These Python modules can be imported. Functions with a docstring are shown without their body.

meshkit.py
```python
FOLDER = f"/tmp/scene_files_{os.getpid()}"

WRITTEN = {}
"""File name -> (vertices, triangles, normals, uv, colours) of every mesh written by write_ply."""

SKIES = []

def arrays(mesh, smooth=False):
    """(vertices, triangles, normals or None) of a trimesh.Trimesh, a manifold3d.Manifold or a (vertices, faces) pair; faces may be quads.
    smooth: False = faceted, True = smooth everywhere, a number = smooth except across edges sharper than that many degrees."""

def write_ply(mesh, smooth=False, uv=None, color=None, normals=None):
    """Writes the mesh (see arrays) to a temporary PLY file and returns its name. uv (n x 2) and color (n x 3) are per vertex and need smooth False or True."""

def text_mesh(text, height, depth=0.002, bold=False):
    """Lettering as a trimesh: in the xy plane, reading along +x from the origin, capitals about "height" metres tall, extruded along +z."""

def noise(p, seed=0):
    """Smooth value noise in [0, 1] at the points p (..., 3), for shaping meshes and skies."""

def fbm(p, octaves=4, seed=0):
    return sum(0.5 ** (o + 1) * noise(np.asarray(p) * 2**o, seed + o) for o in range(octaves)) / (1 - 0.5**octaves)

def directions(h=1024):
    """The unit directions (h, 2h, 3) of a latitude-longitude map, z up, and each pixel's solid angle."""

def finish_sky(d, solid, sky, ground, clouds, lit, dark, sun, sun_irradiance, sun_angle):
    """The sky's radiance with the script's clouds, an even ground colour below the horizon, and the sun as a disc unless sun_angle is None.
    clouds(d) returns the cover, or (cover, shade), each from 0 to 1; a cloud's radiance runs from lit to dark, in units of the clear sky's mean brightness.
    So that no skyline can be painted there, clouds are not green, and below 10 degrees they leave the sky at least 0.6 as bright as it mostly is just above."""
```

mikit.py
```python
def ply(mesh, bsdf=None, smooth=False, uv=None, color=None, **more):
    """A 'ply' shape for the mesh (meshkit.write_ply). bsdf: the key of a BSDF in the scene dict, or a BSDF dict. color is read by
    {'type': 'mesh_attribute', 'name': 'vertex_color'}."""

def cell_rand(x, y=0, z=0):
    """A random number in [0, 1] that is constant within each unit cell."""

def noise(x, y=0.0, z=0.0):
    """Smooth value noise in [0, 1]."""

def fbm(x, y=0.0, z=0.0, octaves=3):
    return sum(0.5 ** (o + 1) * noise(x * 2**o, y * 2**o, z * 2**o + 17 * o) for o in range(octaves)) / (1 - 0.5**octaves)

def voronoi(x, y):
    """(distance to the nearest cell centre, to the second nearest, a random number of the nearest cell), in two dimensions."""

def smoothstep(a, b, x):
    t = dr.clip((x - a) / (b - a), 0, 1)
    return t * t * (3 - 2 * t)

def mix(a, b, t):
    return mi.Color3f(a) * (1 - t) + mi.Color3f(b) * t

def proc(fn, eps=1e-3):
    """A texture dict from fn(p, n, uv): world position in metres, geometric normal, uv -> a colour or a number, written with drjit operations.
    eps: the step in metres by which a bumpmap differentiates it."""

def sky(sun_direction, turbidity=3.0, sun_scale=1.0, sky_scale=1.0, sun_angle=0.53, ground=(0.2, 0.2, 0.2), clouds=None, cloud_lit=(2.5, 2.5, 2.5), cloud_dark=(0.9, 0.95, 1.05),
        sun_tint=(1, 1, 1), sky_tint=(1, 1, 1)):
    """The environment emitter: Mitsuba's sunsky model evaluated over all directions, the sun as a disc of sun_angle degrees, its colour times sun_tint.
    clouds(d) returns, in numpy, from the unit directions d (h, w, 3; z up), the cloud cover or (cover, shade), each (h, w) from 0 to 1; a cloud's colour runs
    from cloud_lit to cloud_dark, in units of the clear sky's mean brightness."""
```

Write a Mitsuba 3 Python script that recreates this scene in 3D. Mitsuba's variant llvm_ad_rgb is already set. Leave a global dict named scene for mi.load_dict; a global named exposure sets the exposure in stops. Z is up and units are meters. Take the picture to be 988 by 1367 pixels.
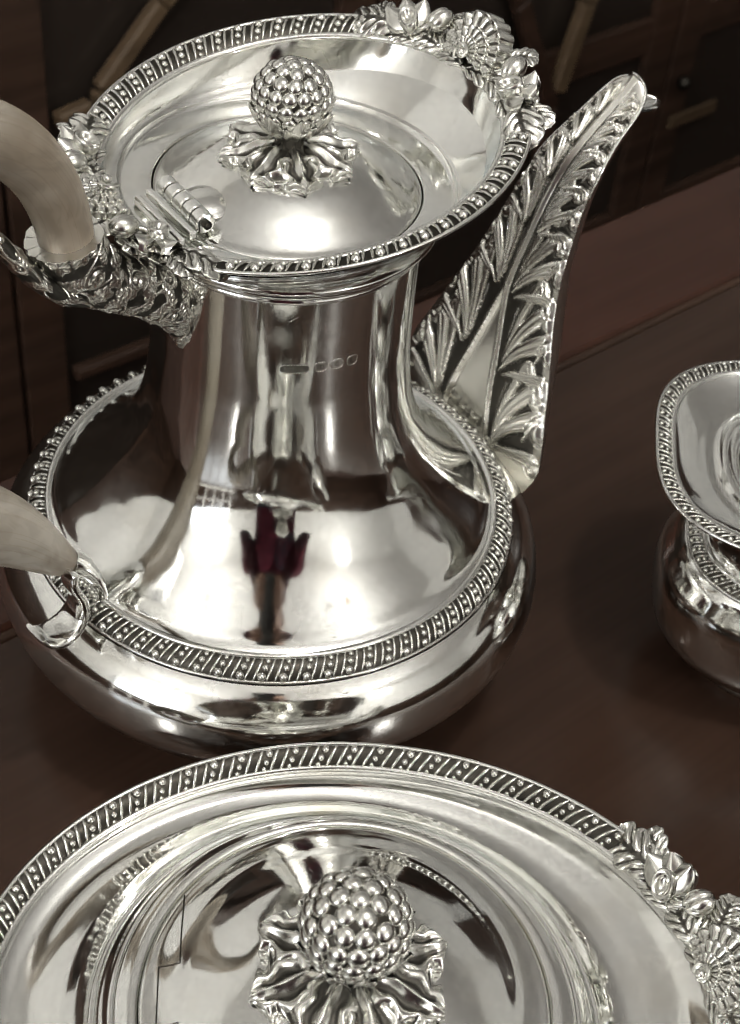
import math, random
import numpy as np, trimesh, manifold3d as m3
import drjit as dr, mitsuba as mi
import mikit, meshkit
from mikit import proc, noise, fbm, voronoi, smoothstep, mix
from scipy.interpolate import CubicSpline, PchipInterpolator
random.seed(7); rng = np.random.default_rng(7); jit = np.random.default_rng(3)
T = mi.ScalarTransform4f
scene, labels = {'type': 'scene'}, {}

# ------------------------------------------------------------------ camera, light, exposure
CAM = np.array([0, -.42352, .47270])
FW = np.array([.064845, .723004, -.687794]); UP = np.array([-.048004, .690707, .721540])
scene['camera'] = {'type': 'thinlens', 'fov': 2*math.degrees(math.atan(494/2000)), 'fov_axis': 'x', 'near_clip': .01, 'far_clip': 40,
                   'aperture_radius': .0011, 'focus_distance': .44,
                   'to_world': T().look_at(origin=CAM.tolist(), target=(CAM+FW).tolist(), up=UP.tolist())}
exposure = 1.3
LAMP = (140.0, 137.0, 130.0)
LAMPS = [(-1.13, -1.68, .97, .055), (1.48, -1.52, 1.05, .055), (.28, -.30, 1.42, .042)]  # the last, overhead lamp is added to brighten the pot lid and ledge

# ------------------------------------------------------------------ materials
def bump(inner, fn, scale=1.0, eps=1e-4):
    return {'type': 'bumpmap', 'scale': scale, 'tex': proc(fn, eps=eps), 'inner': inner}
def rgb(*c): return {'type': 'rgb', 'value': list(c)}
def conductor(alpha, refl):
    return {'type': 'roughconductor', 'material': 'Ag', 'distribution': 'ggx', 'alpha': alpha, 'specular_reflectance': refl if isinstance(refl, dict) else rgb(*refl)}
def scratch(p, a, f):
    u = p.x*math.cos(a)+p.y*math.sin(a)+p.z*.3; v = -p.x*math.sin(a)+p.y*math.cos(a)+p.z*.5
    return smoothstep(.965, .995, noise(u*f*.03+3*a, v*f))
def ripple(p, n, uv): return 7e-6*(scratch(p, .4, 2100)+scratch(p, 1.9, 2500))+9e-5*(fbm(p.x*38, p.y*38, p.z*38, 2)) + 6e-6*noise(p.x*420, p.y*420, p.z*420)
def smudge(p, n, uv): return mix((.915, .935, .955), (.87, .875, .87), smoothstep(.45, .8, fbm(p.x*55, p.y*55, p.z*55, 4)))
def smudge_a(p, n, uv): return .005 + .03*smoothstep(.55, .9, fbm(p.x*70+3, p.y*70, p.z*70, 4))
MATS = {
 'silver': {'type': 'twosided', 'b': bump(conductor(proc(smudge_a), proc(smudge)), ripple)},
 'cast_silver': {'type': 'twosided', 'b': conductor(.045, (.76, .77, .765))},
 'chased_silver': {'type': 'twosided', 'b': bump(conductor(.055, (.84, .845, .835)), lambda p, n, uv: 2.5e-5*noise(p.x*900, p.y*900, p.z*900))},
 'frosted_silver': {'type': 'twosided', 'b': conductor(.32, (.97, .95, .9))},
 'tarnish_and_hole_shade': {'type': 'twosided', 'b': conductor(.20, (.055, .052, .048))},
}
MATS['dark_relief_silver'] = {'type': 'twosided', 'b': conductor(.27, (.085, .082, .077))}  # darker silver set in grooves and low ground of the relief
def grip_col(p, n, uv):
    g = fbm(uv.x*14+fbm(p.x*60, p.y*60, p.z*60)*5, uv.y*26+fbm(p.x*80+5, p.y*80, p.z*80)*6, 0, 4); h = fbm(p.x*28+9, p.y*28, p.z*28, 4); k = smoothstep(.70, .80, noise(uv.x*9, uv.y*160))
    c = mix((.33, .30, .255), (.215, .19, .158), smoothstep(.3, .75, g)*.42)*mix((1, 1, 1), (.62, .56, .50), smoothstep(.38, .72, h))*mix((1, 1, 1), (.93, .91, .89), k)
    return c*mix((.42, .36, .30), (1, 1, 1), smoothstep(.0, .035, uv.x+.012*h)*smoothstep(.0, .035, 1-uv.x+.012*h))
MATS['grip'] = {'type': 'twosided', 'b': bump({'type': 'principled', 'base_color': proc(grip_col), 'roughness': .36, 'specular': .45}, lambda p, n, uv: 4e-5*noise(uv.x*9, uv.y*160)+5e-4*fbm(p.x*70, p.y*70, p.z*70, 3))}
SX, SY = np.array([.782, .622]), np.array([-.622, .782])     # along the table edge, away from the viewer
def wood(dark, light, rough, cc, sc=1.0):
    def col(p, n, uv):
        u = (p.x*SX[0]+p.y*SX[1])*sc; v = (p.x*SY[0]+p.y*SY[1])*sc; z = p.z*sc
        g = fbm(u*5, v*60, z*60, 4); h = fbm(u*1.5+4, v*7, z*7, 3); k = noise(u*25, v*520, z*520)
        return mix(dark, light, smoothstep(.25, .8, .55*g+.45*h))*mix((.93, .925, .92), (1.03, 1.03, 1.03), k)
    def ro(p, n, uv): return rough*(.8+.7*fbm(p.x*14, p.y*14, p.z*14, 4))
    return {'type': 'twosided', 'b': {'type': 'principled', 'base_color': proc(col), 'roughness': proc(ro), 'specular': .22, 'clearcoat': cc, 'clearcoat_gloss': .86}}
MATS['mahogany'] = wood((.028, .0158, .0112), (.042, .0235, .0168), .18, .0)
MATS['red_mahogany'] = wood((.036, .0150, .0100), (.054, .0225, .0152), .20, .0)
MATS['dark_wood'] = wood((.026, .0150, .0105), (.058, .0320, .0215), .45, .1)
MATS['gilt_wood'] = wood((.060, .040, .024), (.115, .078, .046), .45, .1)
MATS['glass_dark'] = {'type': 'twosided', 'b': {'type': 'principled', 'base_color': rgb(.022, .017, .014), 'roughness': .12, 'specular': .5}}
MATS['brass'] = {'type': 'twosided', 'b': {'type': 'roughconductor', 'material': 'Cu', 'alpha': .2, 'specular_reflectance': rgb(.8, .75, .5)}}
MATS['plaster'] = {'type': 'twosided', 'b': {'type': 'diffuse', 'reflectance': proc(lambda p, n, uv: mix((.795, .792, .775), (.735, .732, .715), fbm(p.x*2, p.y*2, p.z*2, 3)))}}
MATS['ceiling_white'] = {'type': 'twosided', 'b': {'type': 'diffuse', 'reflectance': rgb(.84, .835, .82)}}
MATS['carpet'] = {'type': 'twosided', 'b': {'type': 'diffuse', 'reflectance': proc(lambda p, n, uv: mix((.05, .03, .026), (.085, .055, .045), fbm(p.x*30, p.y*30, 0, 4)))}}
MATS['skin'] = {'type': 'twosided', 'b': {'type': 'principled', 'base_color': rgb(.52, .33, .25), 'roughness': .55}}
MATS['maroon'] = {'type': 'twosided', 'b': {'type': 'diffuse', 'reflectance': proc(lambda p, n, uv: mix((.055, .012, .02), (.085, .02, .03), fbm(p.x*40, p.y*40, p.z*90, 3)))}}
MATS['navy'] = {'type': 'twosided', 'b': {'type': 'diffuse', 'reflectance': rgb(.02, .022, .03)}}
MATS['hair'] = {'type': 'twosided', 'b': {'type': 'principled', 'base_color': rgb(.03, .02, .014), 'roughness': .5}}
MATS['black_glass'] = {'type': 'twosided', 'b': {'type': 'principled', 'base_color': rgb(.01, .01, .011), 'roughness': .15}}
for k, d in MATS.items(): scene['mat_'+k] = {**d, 'id': 'mat_'+k}

# ------------------------------------------------------------------ helpers
def put(key, mesh, m, smooth=35, uv=None):
    k, i = key, 0
    while k in scene:
        i += 1; k = f'{key}_{i:03d}'
    scene[k] = mikit.ply(mesh, 'mat_'+m, smooth=smooth, uv=uv)
    return k
def tag(key, label, category=None, group=None, kind=None):
    labels[key] = {a: b for a, b in dict(label=label, category=category, group=group, kind=kind).items() if b}
def unit(v): v = np.asarray(v, float); return v/np.maximum(np.linalg.norm(v, axis=-1, keepdims=True), 1e-12)
def grid(P, cu=False, cv=False):
    """quads over a (nu, nv, 3) array, closed along u and / or v"""
    nu, nv = P.shape[:2]
    i, j = np.meshgrid(np.arange(nu if cu else nu-1), np.arange(nv if cv else nv-1), indexing='ij')
    a, b = (i+1) % nu, (j+1) % nv
    f = np.stack([i*nv+j, a*nv+j, a*nv+b, i*nv+b], -1).reshape(-1, 4)
    return trimesh.Trimesh(P.reshape(-1, 3), np.vstack([f[:, [0, 1, 2]], f[:, [0, 2, 3]]]), process=False)
def join(*ms): return trimesh.util.concatenate([m for m in ms])
def tube(path, rad, sides=10, flat=1.0, up=None, cap=True):
    p = np.asarray(path, float); n = len(p); rad = np.broadcast_to(rad, (n,)).astype(float)
    t = unit(np.gradient(p, axis=0)); up = np.array([0, 0, 1.]) if up is None else np.asarray(up, float)
    a = unit(np.cross(np.broadcast_to(up, t.shape), t)); b = np.cross(t, a)
    w = np.linspace(0, 2*np.pi, sides, endpoint=False)
    P = p[:, None]+rad[:, None, None]*(np.cos(w)[None, :, None]*a[:, None]+flat*np.sin(w)[None, :, None]*b[:, None])
    if cap: P = np.concatenate([np.repeat(p[:1, None], sides, 1), P, np.repeat(p[-1:, None], sides, 1)])
    return grid(P, cv=True)
def smooth_path(pts, n):
    pts = np.asarray(pts, float); s = np.r_[0, np.cumsum(np.linalg.norm(np.diff(pts, axis=0), axis=1))]
    return CubicSpline(s, pts)(np.linspace(0, s[-1], n))
def ball(c, r, sub=2, sc=(1, 1, 1)):
    m = trimesh.creation.icosphere(sub, 1.0); m.apply_scale(np.asarray(sc)*r); m.apply_translation(c); return m
def box(c, size, ax=None, bev=.0):
    m = trimesh.creation.box(size)
    if bev:
        s = np.asarray(size)/2-bev
        pts = [[x*s[0], y*s[1], z*s[2]] for x in (-1, 1) for y in (-1, 1) for z in (-1, 1)]
        o = bev*np.vstack([np.eye(3), -np.eye(3), unit(np.array([[x, y, z] for x in (-1, 1) for y in (-1, 1) for z in (-1, 1)]))])
        m = trimesh.convex.convex_hull(np.array([np.add(p, q) for p in pts for q in o]))
    if ax is not None:
        M = np.eye(4); M[:3, :3] = np.asarray(ax).T; m.apply_transform(M)
    m.apply_translation(c); return m
def frame(m, o, x, y, z):
    M = np.eye(4); M[:3, 0], M[:3, 1], M[:3, 2], M[:3, 3] = x, y, z, o
    m = m.copy(); m.apply_transform(M); return m
def dense(prof, n):
    p = np.asarray(prof, float); s = np.r_[0, np.cumsum(np.linalg.norm(np.diff(p, axis=0), axis=1))]
    return PchipInterpolator(s, p)(np.linspace(0, s[-1], n))
def part(m, mask): q_ = trimesh.Trimesh(m.vertices, m.faces[mask], process=False); q_.remove_unreferenced_vertices(); return q_
def sstep(a, b, x): t = np.clip((x-a)/(b-a), 0, 1); return t*t*(3-2*t)

# ------------------------------------------------------------------ the frame of the table and the setting
S3, N3, Z3 = np.array([.782, .622, 0]), np.array([-.622, .782, 0]), np.array([0, 0, 1.])
AX = np.array([S3, N3, Z3])
def W(s, n, z): return s*S3+n*N3+z*Z3
def tbox(s, n, z, bev=0):
    return box(W((s[0]+s[1])/2, (n[0]+n[1])/2, (z[0]+z[1])/2), (s[1]-s[0], n[1]-n[0], z[1]-z[0]), AX, bev)
FL, CE = -.76, 1.75
put('floor', tbox((-2.6, 2.8), (-3.2, 1.3), (FL-.05, FL)), 'carpet', False); tag('floor', 'dark carpeted floor under the table', kind='structure')
put('ceiling', tbox((-2.6, 2.8), (-3.2, 1.3), (CE, CE+.05)), 'ceiling_white', False); tag('ceiling', 'plain white ceiling mirrored in the silver', kind='structure')
for nm, a, b in (('wall', (-2.6, 2.8), (1.3, 1.35)), ('wall', (-2.6, 2.8), (-3.25, -3.2)), ('wall', (-2.65, -2.6), (-3.2, 1.3)), ('wall', (2.8, 2.85), (-3.2, 1.3))):
    k = put(nm, tbox(a, b, (FL, CE)), 'plaster', False); tag(k, 'cream plaster wall mirrored in the silver', kind='structure')
for a, b in (((-2.6, 2.8), (-3.2, -3.17)), ((-2.6, -2.57), (-3.17, 1.27)), ((2.77, 2.8), (-3.17, 1.27)), ((-2.6, 2.8), (1.27, 1.3))):
    k = put('wainscot', tbox(a, b, (FL, .36)), 'dark_wood', False); tag(k, 'dark wood panelling along the foot of the wall', kind='structure')
for i, (x, y, z, r) in enumerate(LAMPS):
    root = 'pendant_lamp' + (f'_{i:03d}' if i else '')
    scene[root+'__globe'] = {**mikit.ply(ball((x, y, z), r, 3), None, smooth=True), 'bsdf': {'type': 'diffuse', 'reflectance': rgb(.8, .8, .8)},
                             'emitter': {'type': 'area', 'radiance': rgb(*LAMP)}}
    put(root+'__rod', tube([(x, y, z+r*.9), (x, y, z+.3), (x, y, CE-.06)], .006, 8, up=(1, 0, 0)), 'brass', True)
    put(root+'__canopy', tube([(x, y, CE-.075), (x, y, CE-.056)], .05, 24, up=(1, 0, 0)), 'brass', 30)
    tag(root, ('lit white globe lamp hanging behind the viewer to the left', 'lit white globe lamp hanging behind the viewer to the right', 'added globe lamp high above the coffee pot, lit to brighten its lid')[i], 'lamp', 'lit globe lamps')

def rose(key, x, y, R, label):
    a = np.linspace(0, 2*np.pi, 96, endpoint=False); pr = dense([(.08, .050), (.16, .055), (.22, .030), (.40, .045), (.55, .018), (.72, .035), (.86, .030), (.93, .012), (1.0, .001)], 40)
    rr_ = R*pr[None, :, 0]*(1+.06*np.cos(a*8)[:, None]*sstep(.3, 1, pr[:, 0])[None]); z_ = CE-pr[None, :, 1]*(1+.35*np.cos(a*16)[:, None])-.0005
    root = key; put(root+'__medallion', grid(np.stack([x+rr_*np.cos(a)[:, None], y+rr_*np.sin(a)[:, None], z_], -1), cu=True), 'ceiling_white', True)
    for k in range(8):
        t = k*math.pi/4; put(root+'__petal', ball((x+.62*R*math.cos(t), y+.62*R*math.sin(t), CE-.03), 1, 2, (.14*R, .14*R, .03)), 'ceiling_white', True)
    tag(root, label, 'ceiling rose')
rose('ceiling_rose', LAMPS[1][0]+.05, LAMPS[1][1]+.01, .30, 'ornate plaster ceiling rose above the right lamp, mirrored in the pot shoulder')
rose('ceiling_rose_001', LAMPS[0][0], LAMPS[0][1], .26, 'smaller plaster ceiling rose above the lamp on the left')
put('smoke_alarm__cover', tube([(1.15, -1.66, CE-.030), (1.15, -1.66, CE-.008), (1.15, -1.66, CE-.001)], [.045, .055, .055], 28, up=(1, 0, 0)), 'dark_wood', 35)
tag('smoke_alarm', 'small dark round alarm on the ceiling near the larger rose', 'smoke alarm')
# the window mirrored at the foot of the neck, in the left wall
WS, WN, WZ = -2.565, (-1.05, .10), (-.12, .80)
scene['window__pane'] = {**mikit.ply(tbox((WS-.012, WS-.008), WN, WZ), None), 'bsdf': {'type': 'diffuse', 'reflectance': rgb(.3, .3, .3)}, 'emitter': {'type': 'area', 'radiance': rgb(1.5, 1.6, 1.7)}}
for n_ in np.linspace(*WN, 5): put('window__upright', tbox((WS-.006, WS+.030), (n_-.022, n_+.022), (WZ[0]-.03, WZ[1]+.03), .003), 'ceiling_white', 30)
for z_ in np.linspace(*WZ, 4):
    for a_, b_ in zip(np.linspace(*WN, 5)[:-1], np.linspace(*WN, 5)[1:]): put('window__crossbar', tbox((WS-.004, WS+.026), (a_+.023, b_-.023), (z_-.018, z_+.018), .003), 'ceiling_white', 30)
put('window__sill', tbox((WS-.004, WS+.12), (WN[0]-.08, WN[1]+.08), (WZ[0]-.075, WZ[0]-.032), .004), 'ceiling_white', 30)
tag('window', 'white window with glazing bars mirrored at the foot of the neck', 'window')
# the dark bookcase mirrored in the right of the shoulder
for key, a_, n_, z_ in (('carcass', (2.40, 2.765), (-1.7, .5), (FL, .70)), ('cornice', (2.36, 2.765), (-1.75, .55), (.702, .76)), ('plinth', (2.37, 2.765), (-1.72, .52), (FL+.001, FL+.1))):
    put('bookcase__'+key, tbox(a_, n_, z_, .004), 'dark_wood', 30)
for k in range(4):
    put('bookcase__door', tbox((2.376, 2.397), (-1.68+k*.54, -1.16+k*.54), (FL+.12, .68), .004), 'mahogany', 30); put('bookcase__door'+(f'_{k:03d}' if k else '')+'__knob', ball(W(2.365, -1.21+k*.54-.42*(k % 2), .0), .014, 2), 'brass', True)
tag('bookcase', 'tall dark bookcase along the right wall, mirrored in the silver', 'bookcase')

# table: main leaf, outer leaf across a seam, apron, legs
EDGE, SEAM = .143, .059
put('table__main_leaf', tbox((-.95, 1.25), (-.45, SEAM-.0022), (-.024, 0), .002), 'mahogany', 30)
put('table__edge_leaf', tbox((-.95, 1.25), (SEAM+.0022, EDGE), (-.024, .0006), .003), 'red_mahogany', 30)
put('table__seam_bead', tube([W(-.95, SEAM, -.002), W(0, SEAM, -.002), W(1.25, SEAM, -.002)], .0024, 8), 'dark_wood', True)
put('table__apron', join(tbox((-.85, 1.15), (EDGE-.09, EDGE-.06), (-.12, -.025)), tbox((-.85, 1.15), (-.40, -.37), (-.12, -.025)), tbox((-.85, -.82), (-.369, EDGE-.091), (-.12, -.025)), tbox((1.12, 1.15), (-.369, EDGE-.091), (-.12, -.025))), 'mahogany', False)
for s in (-.82, 1.12):
    for n in (-.35, .03):
        z = np.linspace(FL, -.12, 30); put('table__leg', tube([W(s, n, q) for q in z], .022+.012*(z-FL)/.64+.004*np.sin(z*60)*(z < -.2), 16, up=(1, 0, 0)), 'mahogany', True)
tag('table', 'polished dark mahogany table with a seam parallel to its far edge', 'table')
tag('table__edge_leaf', 'redder outer board of the table top beyond the seam')

# glazed cabinet behind the table, its front on the plane n = .70
CN = .70
def cb(key, s, n, z, m='dark_wood', bev=.002): return put('cabinet__'+key, tbox(s, n, z, bev), m, 30)
cb('carcass', (-.4, 2.1), (CN+.03, CN+.42), (FL, .30))
cb('plinth', (-.42, 2.12), (CN-.02, CN+.028), (FL, FL+.09)); cb('cornice', (-.44, 2.14), (CN-.04, CN+.44), (.302, .36))
DOORS = [(-.38, .245), (.25, .655), (.66, 1.135), (1.14, 2.08)]
for i, (a, b) in enumerate(DOORS):
    d = cb('door', (a, b), (CN+.018, CN+.029), (-.62, .28))
    for st in ((a, a+.045), (b-.045, b)): cb('door'+d[13:]+'__stile', st, (CN, CN+.017), (-.62, .28))
    for rl in ((-.62, -.55), (.22, .28), (-.33, -.285)): cb('door'+d[13:]+'__rail', (a+.046, b-.046), (CN+.001, CN+.016), rl)
    put(d+'__pane', tbox((a+.046, b-.046), (CN+.010, CN+.013), (-.549, .219)), 'glass_dark', False)
tag('cabinet', 'dark wood cabinet with glazed doors in shadow behind the table', 'cabinet')
def bar(pts, w=.016, m='gilt_wood', d='cabinet__glazing_bar', y=-.006):
    for (s0, z0), (s1, z1) in zip(pts[:-1], pts[1:]):
        L = math.hypot(s1-s0, z1-z0); a = math.atan2(z1-z0, s1-s0)
        x = math.cos(a)*S3+math.sin(a)*Z3; zz = -math.sin(a)*S3+math.cos(a)*Z3
        put(d, box(W((s0+s1)/2, CN+y, (z0+z1)/2), (L, .014, w), [x, N3, zz], .003), m, 30)
bar([(.62, .06), (.405, -.103), (.342, -.166), (.342, -.275), (.42, -.36), (.62, -.36)])
bar([(.298, -.184), (.332, -.179)]); bar([(.298, -.456), (.40, -.458)], .014, 'dark_wood'); bar([(.298, -.516), (.40, -.518)], .014, 'dark_wood')
bar([(.78, -.06), (.848, -.206), (.924, -.348)], .022, 'mahogany'); bar([(.930, -.330), (.955, -.230), (1.03, -.08)], .022)
bar([(.924, -.348), (.924, -.54)], .018, 'dark_wood')
put('cabinet__lock_plate', box(W(1.20, CN-.004, -.436), (.09, .006, .018), AX, .002), 'gilt_wood', 30)
put('cabinet__knob', ball(W(1.157, CN-.012, -.378), .009, 2), 'tarnish_and_hole_shade', True)

# ------------------------------------------------------------------ borders: beads in threes between slanted bars
def border(root, name, fin, fout, N, crown, slant=-.5, skip=None, per_part=True, lip=.0009, bead=1.0):
    """fin / fout: angle -> inner / outer edge of the band (arrays of angles to points)."""
    q = root+'__'+name
    def S(u, v):
        a, b = fin(u), fout(u); e = 1e-3
        tan = unit((fin(u+e)+fout(u+e))-(a+b)); nr = unit(np.cross(b-a, tan)); nr = nr*np.sign(nr[..., 2:3]+1e-9)
        v = np.asarray(v)[..., None]
        return a*(1-v)+b*v+nr*crown*4*v*(1-v), unit(nr+(b-a)/np.linalg.norm(b-a, axis=-1, keepdims=True)*(2*v-1)*.9)
    uu = np.linspace(0, 2*np.pi, N*4, endpoint=False); vv = np.linspace(0, 1, 9)
    U, V = np.meshgrid(uu, vv, indexing='ij'); P, _ = S(U, V)
    put(q, grid(P, cu=True), 'tarnish_and_hole_shade', True)
    for f, r, nm in ((fin, lip*1.35, 'inner_moulding'), (fout, lip*.8, 'outer_moulding')):
        c = f(uu); t = unit(np.roll(c, -1, 0)-np.roll(c, 1, 0)); a = unit(np.cross(t, Z3)); b = np.cross(a, t)
        w = np.linspace(0, 2*np.pi, 8, endpoint=False)
        put(q+'__'+nm, grid(c[:, None]+r*(np.cos(w)[None, :, None]*a[:, None]+np.sin(w)[None, :, None]*b[:, None]), cu=True, cv=True), 'silver', True)
    pu = 2*np.pi/N; wid = np.linalg.norm(fout(uu)-fin(uu), axis=1).mean()
    prt = np.linalg.norm(np.diff(np.vstack([fin(uu), fin(uu)[:1]])*.5+.5*np.vstack([fout(uu), fout(uu)[:1]]), axis=0), axis=1).sum()/N
    for i in range(N):
        u0 = (i+jit.uniform(-.035, .035))*pu
        if skip and skip(u0): continue
        ms = []
        for v, r in ((.20, .11), (.45, .145), (.765, .18)):
            p, n = S(np.array([u0+slant*pu*(v-.5)]), np.array([v])); ms.append(ball(p[0]+n[0]*r*wid*.25, r*wid*bead*jit.uniform(.86, 1.0), 2))
        put(q+'__bead_triplet', join(*ms), 'cast_silver', True)
        ms = []
        for du, wv in ((.30, .075), (.68, .075)):
            v = np.linspace(.08, .93, 7); u = u0+pu*(du+slant*(v-.5)); p, n = S(u, v)
            ms.append(tube(p+n*prt*(.050 if wv < .1 else -.045), wv*prt*np.array([.35, .8, 1, 1, 1, .9, .45]), 8, 1.0, up=n[3]))
        put(q+'__gadroon', join(*ms), 'cast_silver', True)

# ------------------------------------------------------------------ cast leaves, buds, shells (local frame: x along the rim, y outwards, z up)
def leaf(L, w, lobes=3, arch=.25, curl=-.2, veins=True, nu=44, nv=25):
    u = np.linspace(0, 1, nu); v = np.linspace(-1, 1, nv); U, V = np.meshgrid(u, v, indexing='ij')
    out = np.sqrt(np.clip(1-((U-.55)/.56)**2, .0, 1))*(1-.12*U)*(.80+.24*np.abs(np.sin(np.pi*lobes*U+.35))**.7)*.85
    y = V*w*out*1.25; x = L*(U+.10*np.abs(V)*np.sin(np.pi*U)); r = np.abs(V)
    z = arch*w*(1-V**2)*np.sin(np.pi*np.clip(U, 0, 1))**.6+curl*L*U**2.2
    z += -w*.10*np.exp(-(V/.12)**2)*(1-U*.7)
    if veins: z += w*.10*np.cos(2*np.pi*(lobes*U*1.6-1.1*r))*np.sin(np.pi*r)*np.sin(np.pi*U)
    top = np.stack([x, y, z], -1); bot = top-np.array([0, 0, w*.22])*(1-.6*r[..., None])
    P = np.concatenate([top, bot[:, ::-1]], 1); m = grid(P, cv=True); m.metadata['dark'] = np.concatenate([(r < .10) & (U > .08) & (U < .8) | (np.cos(2*np.pi*(lobes*U*1.6-1.1*r)) < -.78) & (r > .15) & (r < .85) & (U > .12) & (U < .86), r > 9], 1).reshape(-1); return m
def shell(R, ribs=11):
    ms, ds = [], []
    for k, (ro, h, c0) in enumerate(((1.0, .0, 0), (.68, .16, -.10), (.42, .30, -.15))):
        n = ribs*12; A = np.linspace(-.66*np.pi, .66*np.pi, n); r = np.linspace(0, 1, 22); AA, RR = np.meshgrid(A, r, indexing='ij')
        ph = AA/(1.32*np.pi)*2*np.pi*ribs; rib = np.abs(np.cos(ph/2))**.7*2-1
        rad = R*ro*RR*(1+.045*rib*RR**5)*(1-.07*np.abs(AA/2)**2)
        x = rad*np.sin(AA); y = rad*np.cos(AA)+R*c0*.6
        z = R*(h+.16*np.sin(np.clip(RR, 0, 1)*np.pi*.80)*ro+.052*ro*rib*sstep(.1, .6, RR)+.05*ro*np.exp(-((RR-.95)/.05)**2))
        top = np.stack([x, y, z], -1); bot = top.copy(); bot[..., 2] = R*(h-.34*(k == 0)-.06); g_ = grid(np.concatenate([top, bot[:, ::-1]], 1), cv=True); dk = np.concatenate([(rib < .05) & (RR > .5+.14*(k < 2)*0) & (RR < .90), (RR < 0)], 1).reshape(-1)[g_.faces].sum(1) >= 2; ms.append(part(g_, ~dk)); ds.append(part(g_, dk))
    t = np.linspace(0, 1, 40); a = -2.4+t*5.6
    ms.append(tube(np.stack([R*(.28-.19*t)*np.sin(a)+.06*R, R*(.28-.19*t)*np.cos(a)-.12*R, R*(.42+.10*t)], -1), R*(.065-.025*t), 8))
    ms.append(ball((.06*R, -.12*R, .50*R), .12*R, 2)); return join(*ms), join(*ds)
def bud(r):
    m = ball((0, 0, 0), r, 3, (.85, 1.1, .8)); v = m.vertices
    v *= (1-.16*np.exp(-((v[:, 0]+.1*v[:, 1])/(.13*r))**2)*(v[:, 2] > -.2*r))[:, None]; return m
def cup(r):
    pr = dense([(.01, -.9), (.45, -.8), (.85, -.25), (.92, .25), (.80, .42), (.62, .36), (.35, .05), (.01, -.05)], 24)*r
    a = np.linspace(0, 2*np.pi, 24, endpoint=False)
    return grid(np.stack([pr[None, :, 0]*np.cos(a)[:, None]*1.1, pr[None, :, 0]*np.sin(a)[:, None]*.75, pr[None, :, 1]+0*a[:, None]], -1), cu=True)
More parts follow.
